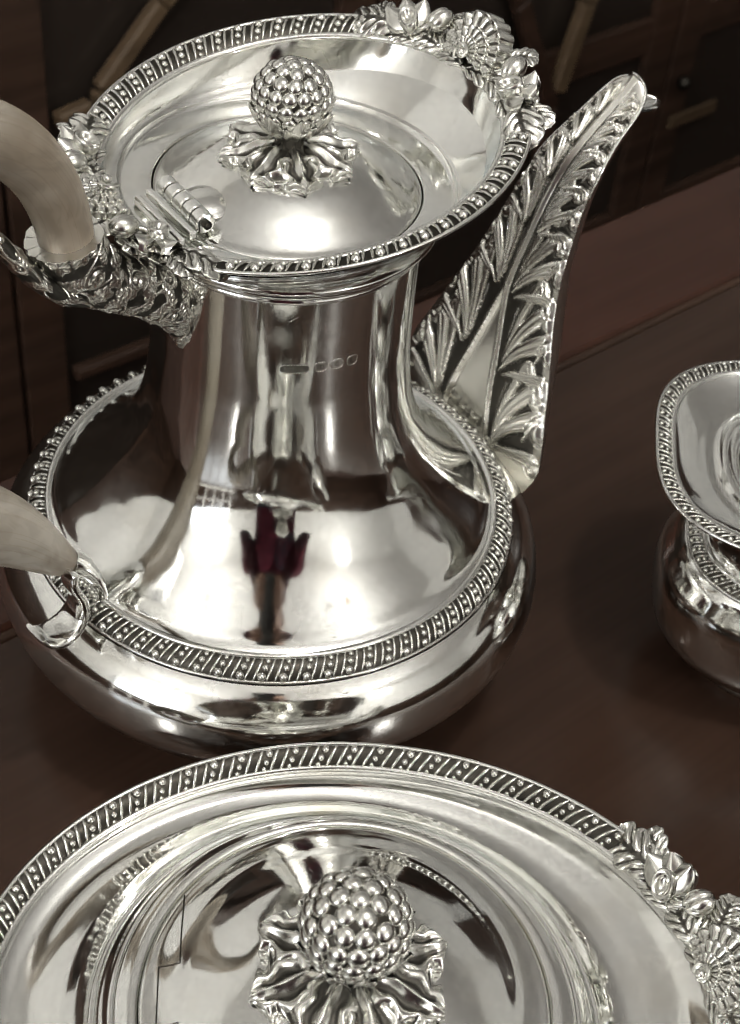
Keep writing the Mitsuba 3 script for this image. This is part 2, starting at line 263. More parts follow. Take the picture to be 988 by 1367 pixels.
def petal(L, w):
    u, v = np.meshgrid(np.linspace(0, 1, 14), np.linspace(-1, 1, 11), indexing='ij')
    y = v*w*np.sin(np.pi*(u*.80+.12))**.55; z = .45*w*(1-v*v)+.12*w*np.exp(-(v/.2)**2)*u
    top = np.stack([L*u*(1-.08*v*v), y, z], -1); bot = top-[0, 0, .35*w]
    return grid(np.concatenate([top, bot[:, ::-1]], 1), cv=True)
def cluster(root, pos, R, half, pitch=.35):
    """pos(s) -> point, along, outward, up at arc length s from the middle of the cluster."""
    def at(s, o, h, yaw, m, key, tilt=0.0, mat='cast_silver'):
        p, x, y, z = pos(s); ca, sa = math.cos(yaw), math.sin(yaw); X = ca*x+sa*y; Y = -sa*x+ca*y
        Xt = math.cos(tilt)*X+math.sin(tilt)*z; Zt = -math.sin(tilt)*X+math.cos(tilt)*z
        dk = m.metadata.get('dark'); m = frame(m, p+o*y+h*z, Xt, Y, Zt)
        if dk is None: return put(root+'__'+key, m, mat, 50)
        dk = dk[m.faces].sum(1) >= 2; k_ = put(root+'__'+key, part(m, ~dk), mat, True); put(k_+'__vein', part(m, dk), 'dark_relief_silver', True)
    p, x, y, z = pos(0); cp_, sp_ = math.cos(pitch), math.sin(pitch)
    sh, dk = [frame(m_, p+.02*R*y+.22*R*z, x, cp_*y+sp_*z, cp_*z-sp_*y) for m_ in shell(R*1.08)]
    k_ = put(root+'__shell', sh, 'cast_silver', 40); put(k_+'__dark_flutes', dk, 'dark_relief_silver', True)
    k = half/5.2/R
    for sg in (-1, 1):
        f = lambda a: a if sg > 0 else math.pi-a
        at(sg*.75*k*R, -.10*R, -.02*R, f(.05), leaf(1.5*R, .50*R, 4, .3), 'oak_leaf', .02)
        at(sg*1.00*k*R, .30*R, .06*R, f(.95), leaf(1.05*R, .42*R, 4), 'oak_leaf', .12)
        at(sg*1.35*k*R, -.28*R, .05*R, f(.12), leaf(1.25*R, .42*R, 3), 'leaf', .05)
        at(sg*.15*k*R, -.42*R, .04*R, f(.15), leaf(1.3*R, .36*R, 3), 'leaf', .03)
        at(sg*1.95*k*R, .42*R, .30*R, f(.4), bud(.38*R), 'bud')
        at(sg*2.2*k*R, .05*R, .02*R, f(.1), leaf(1.2*R, .5*R, 3), 'leaf', .05)
        p = [pos(sg*k*R*t) for t in (2.6, 2.35, 2.05)]
        put(root+'__stem', tube(smooth_path([p[0][0]-.1*R*p[0][2]+.15*R*p[0][3], p[1][0]+.0*R*p[1][2]+.28*R*p[1][3], p[2][0]+.40*R*p[2][2]+.2*R*p[2][3]], 12), .075*R, 7), 'cast_silver', True)
        for a in (.35, 1.05, 1.75): at(sg*2.95*k*R, -.02*R, .12*R, f(a), petal(.92*R, .40*R), 'petal', .15)
        at(sg*2.95*k*R, .05*R, .42*R, f(1.0), cup(.42*R), 'flower_cup')
        at(sg*2.6*k*R, -.30*R, .02*R, f(-.05), leaf(1.1*R, .26*R, 3), 'leaf', .05)
        at(sg*3.5*k*R, .10*R, .04*R, f(-.05), leaf(1.9*k*R, .60*R, 3, .35), 'leaf', .05)
        at(sg*3.55*k*R, .30*R, .0*R, f(.45), leaf(1.05*R, .36*R, 3, .3), 'leaf', .02)

# ------------------------------------------------------------------ finial: berry, calyx, collar of acanthus leaves
def acanthus(L, w, droop):
    nu, nv = 48, 41
    U, V = np.meshgrid(np.linspace(0, 1, nu), np.linspace(-1, 1, nv), indexing='ij'); r = np.abs(V)
    wd = (.36+.70*np.sin(np.pi*np.clip(U, 0, .72)**.85)**.8)*(.87+.14*np.sin(2*np.pi*(2.9*U-.30)))*np.sqrt(np.clip(1-(np.clip(U-.60, 0, 1)/.402)**2, .004, 1))
    y = V*w*wd; x = L*(U*(1-.10*r**2)+.10*r*np.sin(np.pi*U))
    fl = np.cos(V*np.pi*3.5)*.5+.5
    z = -droop*U**1.6*L+.22*w*(1-V**2)+.16*w*np.exp(-(V/.08)**2)*(1-.75*U)+.17*w*fl*sstep(.08, .4, U)*(1-.6*sstep(.6, .95, U))
    z += .13*L*sstep(.62, .95, U)*(1+.5*r)
    top = np.stack([x, y, z], -1); bot = top-[0, 0, .22*w]
    dark = (fl < .42) & (U > .14) & (U < .90-.25*r) & (r < .88)
    return grid(np.concatenate([top, bot[:, ::-1]], 1), cv=True), np.concatenate([dark, dark*False], 1)
def finial(root, c, zc, rb, zl, Rl, nleaf, rot, stem, flat=.92):
    """c: axis point (x, y); zc: height of the berry's centre; zl: height of the leaf collar; Rl: its radius"""
    o = np.array([c[0], c[1], 0.]); q = root+'__finial'
    put(q, join(ball(o+[0, 0, zc], rb*.88, 3, (1, 1, flat)), lathe([(Rl*.86, zl-.0052), (Rl*.6, zl-.0022), (stem, zl-.0004)], 40, c), tube([o+[0, 0, zl-.002], o+[0, 0, (zl+zc)/2-.2*rb], o+[0, 0, zc-.7*rb]], [stem*1.25, stem*.8, stem*1.4], 20, up=(1, 0, 0))), 'tarnish_and_hole_shade', True)
    rows = [(90, 1), (67, 6), (45, 11), (23, 15), (1, 16), (-21, 15)]
    for lat, n in rows:
        for k in range(n):
            la, lo = math.radians(lat+rng.uniform(-1.5, 1.5)), 2*math.pi*(k+.5*(rows.index((lat, n)) % 2))/n+rot+rng.uniform(-.02, .02)
            d = np.array([math.cos(la)*math.cos(lo), math.cos(la)*math.sin(lo), math.sin(la)])
            t = unit(np.cross(d, [.3, .2, 1])); b = np.cross(d, t)
            m = ball((0, 0, 0), 1, 2, (.188*rb*jit.uniform(.94, 1.04), .192*rb, .122*rb)); put(q+'__berry', frame(m, o+[0, 0, zc]+d*[1, 1, flat]*rb*.885, t, b, d), 'cast_silver', True)
    for ring_, n, la0, Lf, wf in ((0, 8, -62, .95, .42), (1, 8, -62, .72, .34)):
        for k in range(n):
            lo = 2*math.pi*(k+.5*ring_)/n+rot; U, V = np.meshgrid(np.linspace(0, 1, 14), np.linspace(-1, 1, 11), indexing='ij')
            la = np.radians(la0+U*62*Lf*(1-.14*V**2)); wv = V*wf*np.sin(np.pi*(.22+.74*U))**.7/np.maximum(np.cos(la), .35)*(.82+.12*np.cos(U*14))
            rr = rb*(.93+.05*ring_*0+.06*(1-V**2)+.05*np.exp(-(V/.15)**2)+.05*U**4)
            P = np.stack([rr*np.cos(la)*np.cos(lo+wv), rr*np.cos(la)*np.sin(lo+wv), rr*np.sin(la)], -1)+o+[0, 0, zc]
            ctr = o+[0, 0, zc]; put(q+'__calyx_leaf', grid(np.concatenate([P, (ctr+(P-ctr)*.94)[:, ::-1]], 1), cv=True), 'cast_silver', 50)
    for k in range(nleaf):
        a = 2*math.pi*k/nleaf+rot; x = np.array([math.cos(a), math.sin(a), 0]); y = np.array([-math.sin(a), math.cos(a), 0])
        m, dk = acanthus(Rl-stem*.8, Rl*math.pi/nleaf*1.0, .34); m = frame(m, o+x*stem*.8+[0, 0, zl+.0006*(k % 2)], x, y, Z3); dk = dk.reshape(-1)[m.faces].sum(1) >= 2
        put(q+'__acanthus_leaf', part(m, ~dk), 'cast_silver', True); put(q+'__leaf_groove', part(m, dk), 'dark_relief_silver', True)

def loft(curves, n):
    """curves: list of functions angle -> points; a closed lathe-like surface through them"""
    u = np.linspace(0, 2*np.pi, n, endpoint=False); return grid(np.stack([f(u) for f in curves], 1), cu=True)
def circ(r, z, c=(0, 0)): return lambda u: np.stack([c[0]+r*np.cos(u), c[1]+r*np.sin(u), z+0*u], -1)
def lathe(prof, n=256, c=(0, 0)): return loft([circ(max(r, 1e-4), z, c) for r, z in prof], n)

# ------------------------------------------------------------------ coffee pot (axis at the origin, spout towards ER, handle opposite)
PSI = .6
ER, ET = np.array([math.cos(PSI), math.sin(PSI), 0]), np.array([-math.sin(PSI), math.cos(PSI), 0])
def pl(rho, z, lat=0.0): return rho*ER+lat*ET+z*Z3
def ell(a, b, z, t=0.0, off=0.0):
    return lambda u: (off+a*np.cos(u))[..., None]*ER+(b*np.sin(u))[..., None]*ET+(z+t*a*np.cos(u))[..., None]*Z3
CP = 'coffee_pot'
RIM_O, RIM_I = ell(.0730, .0688, .2317, .135, .0047), ell(.0655, .0602, .2288, .135, .0047)
body = dense([(.052, 0), (.0545, .0015), (.054, .005), (.049, .008), (.050, .011), (.066, .0155), (.088, .025), (.1015, .038), (.106, .050), (.1045, .060), (.0985, .070), (.0935, .0742)], 120)
shoulder = dense([(.0846, .0802), (.0826, .0812), (.078, .0856), (.071, .0925), (.063, .1015), (.0555, .1125), (.0500, .1255), (.0468, .141), (.0452, .160), (.0450, .180), (.0452, .1990)], 160)
put(CP+'__body', lathe(body, 320), 'silver', True)
put(CP+'__shoulder', lathe(shoulder, 320), 'silver', True)
moul = dense([(.0453, .1991), (.0462, .1996), (.0466, .2004), (.0463, .2013), (.0462, .2016), (.0478, .2024), (.0483, .2034), (.0481, .2043), (.0480, .2046), (.0500, .2054), (.0506, .2064), (.0503, .2073)], 60)
put(CP+'__neck_moulding', lathe(moul, 256), 'silver', True)
def blend(f, g, t, ez): return lambda u: f(u)*(1-t)*[1, 1, 0]+g(u)*t*[1, 1, 0]+(f(u)*(1-ez)+g(u)*ez)*[0, 0, 1]
n0 = ell(.0503, .0503, .2074)
RIM_U = ell(.0724, .0682, .2300, .135, .0047)
put(CP+'__collar_underside', loft([blend(n0, RIM_U, t, t**.75) for t in np.linspace(0, 1, 30)], 256), 'silver', True)
l0, RIM_J = ell(.0548, .0548, .2168), ell(.0650, .0597, .2292, .135, .0047)
put(CP+'__collar', loft([blend(l0, RIM_J, t, .35*t+.65*t**2.4) for t in np.linspace(0, 1, 40)], 256), 'silver', True)
put(CP+'__lid_ledge', lathe(dense([(.0548, .2168), (.0542, .2158), (.0535, .2152), (.0520, .2150), (.0450, .2143), (.0440, .2141), (.0437, .2128), (.0436, .2110), (.0400, .2105)], 60), 256), 'silver', 20)
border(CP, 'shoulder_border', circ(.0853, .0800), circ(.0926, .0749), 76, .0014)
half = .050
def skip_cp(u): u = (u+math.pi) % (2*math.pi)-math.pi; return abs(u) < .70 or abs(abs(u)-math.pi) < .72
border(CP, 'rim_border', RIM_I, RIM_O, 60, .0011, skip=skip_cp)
def along(f, tau0, lift=.0012, direction=1, fin=None, back=.5):
    """arc-length placement on the band between two closed curves"""
    uu = np.linspace(tau0-1.6, tau0+1.6, 801); p = f(uu)*(1-back)+fin(uu)*back
    s = np.r_[0, np.cumsum(np.linalg.norm(np.diff(p, axis=0), axis=1))]; s -= np.interp(tau0, uu, s)
    def pos(x):
        u = np.array([np.interp(-x, s, uu)]); e = 1e-3
        c = f(u)*(1-back)+fin(u)*back; t = unit(f(u-e)-f(u+e))[0]; out = f(u)-fin(u); out = unit(out-(out@t)[:, None]*t)[0]; z = np.cross(t, out)
        return c[0]+z*lift, t, out, z
    return pos
cluster(CP, along(RIM_O, .02, fin=RIM_I, back=.45), .0118, half, .62)
cluster(CP, along(RIM_O, math.pi-.08, fin=RIM_I, back=.45), .0112, half, -.12)

# lid, hinge, finial
lid = dense([(.0433, .2112), (.0433, .2139), (.0428, .2143), (.0405, .2151), (.0360, .2175), (.0300, .2210), (.0230, .2240), (.0150, .2258), (.0070, .2264), (.0004, .2265)], 90)
put(CP+'__lid', lathe(lid, 256), 'silver', True)
finial(CP, (0, 0), .2450, .0131, .2280, .0232, 8, .25, .0052)
lat = np.linspace(-.0150, .0108, 6)
for i in range(5):
    a, b = lat[i]+.00025, lat[i+1]-.00025
    put(CP+'__lid_hinge_knuckle', tube([pl(-.0395, .2196, a), pl(-.0395, .2196, a+.0005), pl(-.0395, .2196, b-.0005), pl(-.0395, .2196, b)], [.0030, .0034, .0034, .0030], 20), 'silver', 35)
put(CP+'__lid_hinge_pin', tube([pl(-.0395, .2196, -.0160), pl(-.0395, .2196, .0118)], .0014, 12), 'tarnish_and_hole_shade', True)
for r, z in ((-.0445, .2176), (-.0485, .2163)):
    put(CP+'__lid_hinge_strip', box(pl(r, z, -.0021), (.0026, .028, .0030), [ER, ET, Z3], .0007), 'silver', 30)
put(CP+'__lid_hinge_plate', frame(ball((0, 0, 0), 1, 4, (.0108, .0094, .0046)), pl(-.0322, .2174, -.0030), ER, ET, Z3), 'silver', True)

# hallmarks on the neck, crest on the shoulder
def on_neck(x, z, prof=shoulder):   # x: metres round the neck from the camera-facing line, z height
    r = np.interp(z, prof[:, 1], prof[:, 0]); a = -math.pi/2+.02+x/r; return np.stack([r*np.cos(a), r*np.sin(a), z+0*r], -1), np.stack([np.cos(a), np.sin(a), 0*a], -1)
def wrap(m, x0, z0, lift):
    v = np.array(m.vertices); p, n = on_neck(v[:, 0]+x0, v[:, 1]+z0); m = m.copy(); m.vertices = p+n*(lift+v[:, 2:3]); return m
def cartouche(w, h, k):
    a = np.linspace(0, 2*np.pi, 40, endpoint=False); e = 4 if k == 0 else 2.6
    x = w*np.sign(np.cos(a))*np.abs(np.cos(a))**(2/e); y = h*np.sign(np.sin(a))*np.abs(np.sin(a))**(2/e)*(1 if k < 3 else 1-.15*np.sin(a)); return x, y
for k, (x0, w, h, txt) in enumerate(((.0040, .0046, .0016, 'MAVE'), (.0125, .0022, .0019, 'm'), (.0181, .0022, .0019, 'c'), (.0236, .0019, .0019, 'L'))):
    x, y = cartouche(w, h, k); z0 = .1738+.02*x0
    disc = trimesh.Trimesh(np.vstack([[0, 0, 0], np.stack([x, y, 0*x], -1)]), [[0, i+1, (i+1) % 40+1] for i in range(40)], process=False)
    key = put(CP+'__hallmark', wrap(disc, x0, z0, .00006), 'dark_relief_silver' if k == 0 else 'chased_silver', True)
    P = np.stack([np.r_[x, x[:1]], np.r_[y, y[:1]], 0*np.r_[x, 0]], -1)
    put(key+'__edge', wrap(tube(P, .00013, 6, cap=False), x0, z0, .00008), 'cast_silver', True)
    tm = meshkit.text_mesh(txt, h*1.15); tm = trimesh.Trimesh(*meshkit.arrays(tm)[:2], process=False); b = tm.bounds
    tm.apply_translation([-(b[0][0]+b[1][0])/2, -(b[0][1]+b[1][1])/2, -b[0][2]]); s_ = np.ptp(tm.bounds[:, 2]); tm.apply_scale([min(1, w*1.5/np.ptp(tm.bounds[:, 0])), 1, (.00012/s_) if s_ > 0 else 1])
    put(key+'__mark', wrap(tm, x0, z0, .00009), 'cast_silver' if k == 0 else 'tarnish_and_hole_shade', False)
    tag(key, ('long hallmark stamp with four letters', 'second hallmark stamp, in a rounded shield', 'third hallmark stamp, in a rounded shield', 'last hallmark stamp of the row')[k])
# spout: back shell plus a chased inner face
zr = np.array([.050, .066, .080, .0945, .1093, .1383, .1621, .1883, .2074, .2130, .2165])
rr = np.array([.0925, .0930, .0938, .0955, .0990, .1052, .1130, .1255, .1445, .1500, .1528])
hz = np.array([.050, .066, .080, .092, .102, .125, .140, .155, .173, .190, .212, .2185]); hh = np.array([.026, .040, .0445, .0425, .039, .0305, .0250, .0208, .0176, .0145, .0092, .0086])
NS = 420
zz = CubicSpline(np.r_[0, np.cumsum(np.hypot(np.diff(rr), np.diff(zr)))], np.stack([rr, zr], -1)); SL = zz.x[-1]
sv = np.linspace(0, SL, NS); rz = zz(sv); tg = unit(zz(sv, 1)); hwid = PchipInterpolator(hz, hh)(rz[:, 1])
endr = np.clip((SL-sv)/.0095, 0, 1); hwid = hwid*np.sqrt(np.clip(1-(1-endr)**2, .03, 1))
dep = np.interp(rz[:, 1], [.05, .08, .12, .16, .2, .2185], [.012, .026, .030, .0255, .0185, .0150])
nrm = np.stack([-tg[:, 1], tg[:, 0]], -1)            # towards the pot and up
NV = 151
bv = np.linspace(-1, 1, NV); SS, BB = np.meshgrid(sv, bv, indexing='ij'); LAT = BB*hwid[:, None]; HW = hwid[:, None]
rel = np.zeros_like(LAT)
def finger(rel, sgn, pts, r0, r1, amp):
    c = smooth_path(np.array(pts), 70); t = np.linspace(0, 1, 70); rad = r0+(r1-r0)*t**.8
    lo, hi = c[:, 0].min()-2*r1, c[:, 0].max()+2*r1; sel = (SS[:, 0] > lo) & (SS[:, 0] < hi)
    if not sel.any(): return
    X, Y = SS[sel][..., None], (LAT[sel]*sgn)[..., None]; q = (np.hypot(X-c[:, 0], Y-c[:, 1])/rad).min(-1)
    h = np.where(q < 1, amp*(np.sqrt(np.clip(1-q*q, 0, 1))*.9+.10-.38*np.exp(-((q)/.16)**2)), -amp*.5*np.exp(-((q-1.08)/.14)**2))
    cur = rel[sel]; rel[sel] = np.where(q < 1.0, np.where(h > cur, h, cur*.2+h*.8), np.where(cur > 0, cur, np.minimum(cur, h)))
plain = np.interp(rz[:, 1], [.05, .078, .100, .135, .14], [.0165, .0135, .0085, .0008, 0])
s_of_z = lambda z: np.interp(z, rz[:, 1], sv)
for sgn in (-1, 1):
    s0 = s_of_z(.078); k = 0
    while s0 < SL-.012:
        w = np.interp(s0, sv, hwid); pz = np.interp(s0, sv, plain)+.0022; d = w-pz; L = .62*d+.004
        j = rng.uniform(.93, 1.07)
        def P(a, b): return [s0+a*L, pz+b*d*j]
        for (a0, b0, a1, b1, r1, am) in ((.10, .06, 1.22, .26, .085, .0010), (.02, .08, 1.00, .53, .150, .0015), (-.06, .10, .60, .78, .180, .0020), (-.12, .16, .10, .84, .125, .0013), (.30, .60, .82, .86, .075, .0009)):
            g_ = jit.uniform(.93, 1.07); D = lambda a, b: [s0+a*d*1.15*g_, pz+b*d]
            finger(rel, sgn, [D(a0, b0), D(a0+.46*(a1-a0), b0+.26*(b1-b0)), D(a0+.84*(a1-a0), b0+.66*(b1-b0)), D(a1, b1), D(a1-.09, b1+.07)], .0005, r1*d, am)
        dd = (np.abs(np.abs(LAT)-(pz+.05*d)) < .05*d)*np.exp(-((SS-s0-.9*L)/(.4*L))**4)*(np.sign(BB) == sgn); rel += .00022*np.cos(SS*2*np.pi/.0013)*dd*(rel <= .0003)
        s0 += max(.0085, 1.12*d); k += 1
rel *= sstep(1.0, .93, np.abs(BB))*sstep(0, .006, SL-SS)[:, :]
pv = plain[:, None]; rid = np.exp(-((np.abs(LAT)-pv)/.0011)**2)*.0014
rel = rel*(np.abs(LAT) > pv+.0006)+rid-.0006*(np.abs(LAT) < pv)*sstep(0, .002, pv)
base_in = -.0030*BB**2*np.interp(rz[:, 1], [.08, .14, .2], [.8, 1, .6])[:, None]
H = base_in+rel
FACE = (rz[:, None, 0]+nrm[:, None, 0]*H)[..., None]*ER+LAT[..., None]*ET+(rz[:, None, 1]+nrm[:, None, 1]*H)[..., None]*Z3
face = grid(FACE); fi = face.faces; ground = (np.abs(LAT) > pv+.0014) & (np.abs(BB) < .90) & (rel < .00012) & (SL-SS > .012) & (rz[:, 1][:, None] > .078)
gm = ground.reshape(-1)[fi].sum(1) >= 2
put(CP+'__spout', part(face, ~gm), 'chased_silver', True); put(CP+'__spout__chased_ground', part(face, gm), 'dark_relief_silver', True)
wv = np.linspace(0, np.pi, 40); cw, sw = np.cos(wv), np.sin(wv)
e0 = base_in[:, :1]
dep = np.minimum(dep, hwid*1.05+.002)
depth = e0-dep[:, None]*np.abs(sw)**1.5
LT = hwid[:, None]*np.sign(cw)*np.abs(cw)**1.5
BACK = (rz[:, None, 0]+nrm[:, None, 0]*depth)[..., None]*ER+LT[..., None]*ET+(rz[:, None, 1]+nrm[:, None, 1]*depth)[..., None]*Z3
put(CP+'__spout__back', grid(BACK[:-16]), 'silver', True)
i = NS-17; edge = smooth_path([pl(*(rz[j]+nrm[j]*H[j, b]), LAT[j, b]) for j, b in [(i-90, 0), (i-60, 0), (i-30, 0), (i, 0), (NS-8, 0), (NS-3, 6), (NS-1, NV//2), (NS-3, NV-7), (NS-8, NV-1), (i, NV-1), (i-30, NV-1), (i-60, NV-1), (i-90, NV-1)]], 120)
put(CP+'__spout__mouth_edge', tube(edge, .0006, 8), 'silver', True)
# the pouring lip: a tongue curling out from the back of the mouth
tl, tb = np.meshgrid(np.linspace(0, 1, 16), np.linspace(-1, 1, 17), indexing='ij')
b0 = rz[i]+nrm[i]*(e0[i, 0]-dep[i]*.85); lip_end = np.array([.1672, .2030])
q = b0[None, None]*(1-tl[..., None])+lip_end*tl[..., None]; hwl = .0078*(1-tl**2.2*.9)
q = q+np.array([.12, .55])*(.0030*tl*(1-tl)*0+.0045*(tb**2)*(1-tl*.7))[..., None]
tong = q[..., :1]*ER+(tb*hwl)[..., None]*ET+q[..., 1:]*Z3
put(CP+'__spout__lip', grid(np.concatenate([tong, (tong-.0009*ER-.0009*Z3)[:, ::-1]], 1), cv=True), 'silver', 40)
mo = BACK[i]; put(CP+'__spout__mouth', grid(np.stack([mo, np.repeat((FACE[i].mean(0)*.5+mo.mean(0)*.5)[None]-.004*Z3, len(mo), 0)], 1)), 'tarnish_and_hole_shade', True)  # dark cap: shade inside the open mouth is put into its colour

# handle: chased upper socket, pale grip, lower socket with a scroll
PSH = .75
HR, HT = np.array([math.cos(PSH), math.sin(PSH), 0]), np.array([-math.sin(PSH), math.cos(PSH), 0])
def hpl(rho, z, lat=0.0): return rho*HR+lat*HT+z*Z3
def relief_tube(path2, lat_r, nor_r, fn, nu=260, nv=160, n_power=2.0, off=0.0):
    c = smooth_path(path2, nu); t = unit(np.gradient(c, axis=0)); nr = np.stack([-t[:, 1], t[:, 0]], -1); s = np.r_[0, np.cumsum(np.linalg.norm(np.diff(c, axis=0), axis=1))]
    k = np.linspace(0, 1, nu); lr = PchipInterpolator(np.linspace(0, 1, len(lat_r)), lat_r)(k); nn = PchipInterpolator(np.linspace(0, 1, len(nor_r)), nor_r)(k)
    w = np.linspace(0, 2*np.pi, nv, endpoint=False); cw = np.sign(np.cos(w))*np.abs(np.cos(w))**(2/n_power); sw = np.sign(np.sin(w))*np.abs(np.sin(w))**(2/n_power)
    h = fn(s[:, None]+0*w[None], w[None]*((lr+nn)/2)[:, None], w[None]+0*s[:, None]) if fn else np.zeros((nu, nv))
    LTT = (lr[:, None]+h)*cw[None]; NO = (nn[:, None]+h)*sw[None]; q = c[:, None]+nr[:, None]*NO[..., None]
    P = q[..., :1]*HR+(LTT+off)[..., None]*HT+q[..., 1:]*Z3
    P = np.concatenate([np.repeat(P[:1].mean(1, keepdims=True), nv, 1), P, np.repeat(P[-1:].mean(1, keepdims=True), nv, 1)]); m = grid(P, cv=True)
    if fn is None: return m
    low = (np.concatenate([h[:1]*0+1, h, h[:1]*0+1]) < .00006).reshape(-1)[m.faces].sum(1) >= 2
    return part(m, ~low), part(m, low)
def put2(key, ms): put(key, ms[0], 'chased_silver', True); put(key+'__chased_ground', ms[1], 'dark_relief_silver', True)
def flowers(seed, n, smax, amp=.0009, R=.0042):
    g = np.random.default_rng(seed); items = []
    m = max(4, int(n**.5*1.2))
    for i in range(n):
        items.append((((i//m)+.5+g.uniform(-.25, .25))/(n/m)*smax, (i % m+.5*((i//m) % 2)+g.uniform(-.2, .2))*2*np.pi/m, (0, 2, 1, 2, 0)[i % 5], g.uniform(0, 6.28), R*g.uniform(.8, 1.15)))
    def fn(s, arc, w):
        h = np.zeros_like(s); rad = arc/np.maximum(w, 1e-6); rad = np.where(w > 0, rad, rad.max())
        for (a, b, kind, ro, r) in items:
            dw = (w-b+np.pi) % (2*np.pi)-np.pi; x = s-a; y = dw*rad; d = np.hypot(x, y)/r; th = np.arctan2(y, x)+ro
            if kind == 0:
                f = np.clip(1-d/(.72+.28*np.abs(np.cos(2.5*th))), 0, 1)**.5*(1-.5*np.exp(-(np.sin(2.5*th)/.25)**2)*(d > .3))+.35*np.exp(-(d/.2)**2)
            elif kind == 1:
                f = np.clip(np.cos(d*9-th)*.5+.5, 0, 1)*(d < 1)*(1-d)**.3
            else:
                xx, yy = x*np.cos(ro)+y*np.sin(ro), -x*np.sin(ro)+y*np.cos(ro); f = np.clip(1-(xx/r)**2-(yy/(.5*r))**2, 0, 1)**.5*(.7+.3*np.cos(xx/r*14+np.abs(yy)/r*6))
            h = np.where(f > .03, np.maximum(h, amp*f), h-amp*.12*np.exp(-((d-1.05)/.12)**2))
        for j in range(5):
            c0 = j*2*np.pi/5+.55*np.sin(s*2*np.pi/.021+j*1.9)+s*12; dw = (w-c0+np.pi) % (2*np.pi)-np.pi
            h = np.maximum(h, amp*.55*np.exp(-(dw*rad/.00062)**4))
        return h
    return fn
grip = [(-.0855, .2250), (-.0885, .2420), (-.0985, .2600), (-.118, .2730), (-.145, .2720), (-.168, .2500), (-.178, .2150), (-.172, .1820), (-.150, .1560), (-.124, .1370), (-.1070, .1175), (-.0950, .1010)]
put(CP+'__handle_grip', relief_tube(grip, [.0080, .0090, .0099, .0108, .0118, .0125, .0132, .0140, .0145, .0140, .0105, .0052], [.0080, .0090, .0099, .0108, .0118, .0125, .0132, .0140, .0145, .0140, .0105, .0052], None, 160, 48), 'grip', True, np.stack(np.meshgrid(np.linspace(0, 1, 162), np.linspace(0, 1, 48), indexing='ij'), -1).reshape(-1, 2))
put2(CP+'__upper_socket', relief_tube([(-.0430, .1700), (-.0475, .1850), (-.0560, .1965), (-.0670, .2045), (-.0775, .2125), (-.0840, .2210), (-.0865, .2285)], [.0025, .0065, .0085, .0095, .0105, .0108, .0110], [.0022, .0055, .0085, .0090, .0095, .0105, .0110], flowers(5, 124, .086, .0008, .0042), 300, 180))
put2(CP+'__handle_spur', relief_tube([(-.0740, .2065), (-.0860, .2095), (-.0970, .2190), (-.1070, .2340), (-.1130, .2440)], [.0065, .0085, .0075, .005, .0015], [.003, .0035, .0030, .0025, .0010], flowers(9, 48, .068, .0006, .0032), 200, 110))
SOCK = [(-.0950, .1010), (-.0900, .0965), (-.0862, .0890), (-.0845, .0810), (-.0880, .0745)]
put(CP+'__lower_socket', relief_tube(SOCK, [.0058, .0068, .0074, .0074, .0060], [.0050, .0044, .0036, .0030, .0020], None, 120, 60), 'silver', True)
sp_ = smooth_path(SOCK, 40)
for k in range(8):
    q_ = sp_[6+k*4]; t_ = unit(sp_[7+k*4]-sp_[5+k*4])
    for la in (-.0022, -.0050):
        put(CP+'__lower_socket__bead', ball(hpl(q_[0]+t_[1]*.0040*(1-k*.04), q_[1]-t_[0]*.0040*(1-k*.04), la), .00105-.0003*(la > -.004), 2), 'cast_silver', True)
scr = [(-.0975, .1040), (-.0986, .0989), (-.0966, .0930), (-.0958, .0880), (-.0978, .0824), (-.1031, .0788), (-.1098, .0796), (-.1137, .0850)]
put(CP+'__lower_socket__scroll', relief_tube(scr, [.0035, .0042, .0048, .0055, .0062, .0068, .0066, .0050], [.0016, .0017, .0019, .0022, .0022, .0018, .0014, .0010], None, 160, 40, 3, -.0075), 'silver', True)
tag(CP, 'tall silver coffee pot with a berry finial on its lid, chased spout and pale handle', 'coffee pot')
tag(CP+'__shoulder_border', 'beaded border round the lower shoulder'); tag(CP+'__rim_border', 'beaded border round the flaring rim')
tag(CP+'__handle_grip', 'pale brownish grip of the handle'); tag(CP+'__spout', 'spout face chased with acanthus leaves')

# ------------------------------------------------------------------ teapot in front
TP, TC, TPSI = 'teapot', np.array([.0248, -.2323]), -.154
E1, E2 = np.array([math.cos(TPSI), math.sin(TPSI), 0]), np.array([-math.sin(TPSI), math.cos(TPSI), 0])
def tel(a, b, z, t=0.0, off=0.0):
    return lambda u: np.array([TC[0], TC[1], 0])+(off+a*np.cos(u))[..., None]*E1+(b*np.sin(u))[..., None]*E2+(z+t*a*np.cos(u))[..., None]*Z3
TT = .0883
T_O, T_I = tel(.1013, .0836, .1166, TT, .0016), tel(.0955, .0782, .1122, TT, .0016)
prof = dense([(.55, 0), (.56, .004), (.52, .009), (.70, .014), (.93, .026), (1.03, .042), (1.02, .055), (.93, .068), (.86, .076), (.83, .086), (.85, .094)], 70)
put(TP+'__body', loft([tel(.098*k, .084*k, z) for k, z in prof], 220), 'silver', True)
put(TP+'__collar_underside', loft([blend(tel(.0833, .0714, .0942), tel(.1007, .083, .1152, TT, .0016), t, t**.8) for t in np.linspace(0, 1, 24)], 220), 'silver', True)
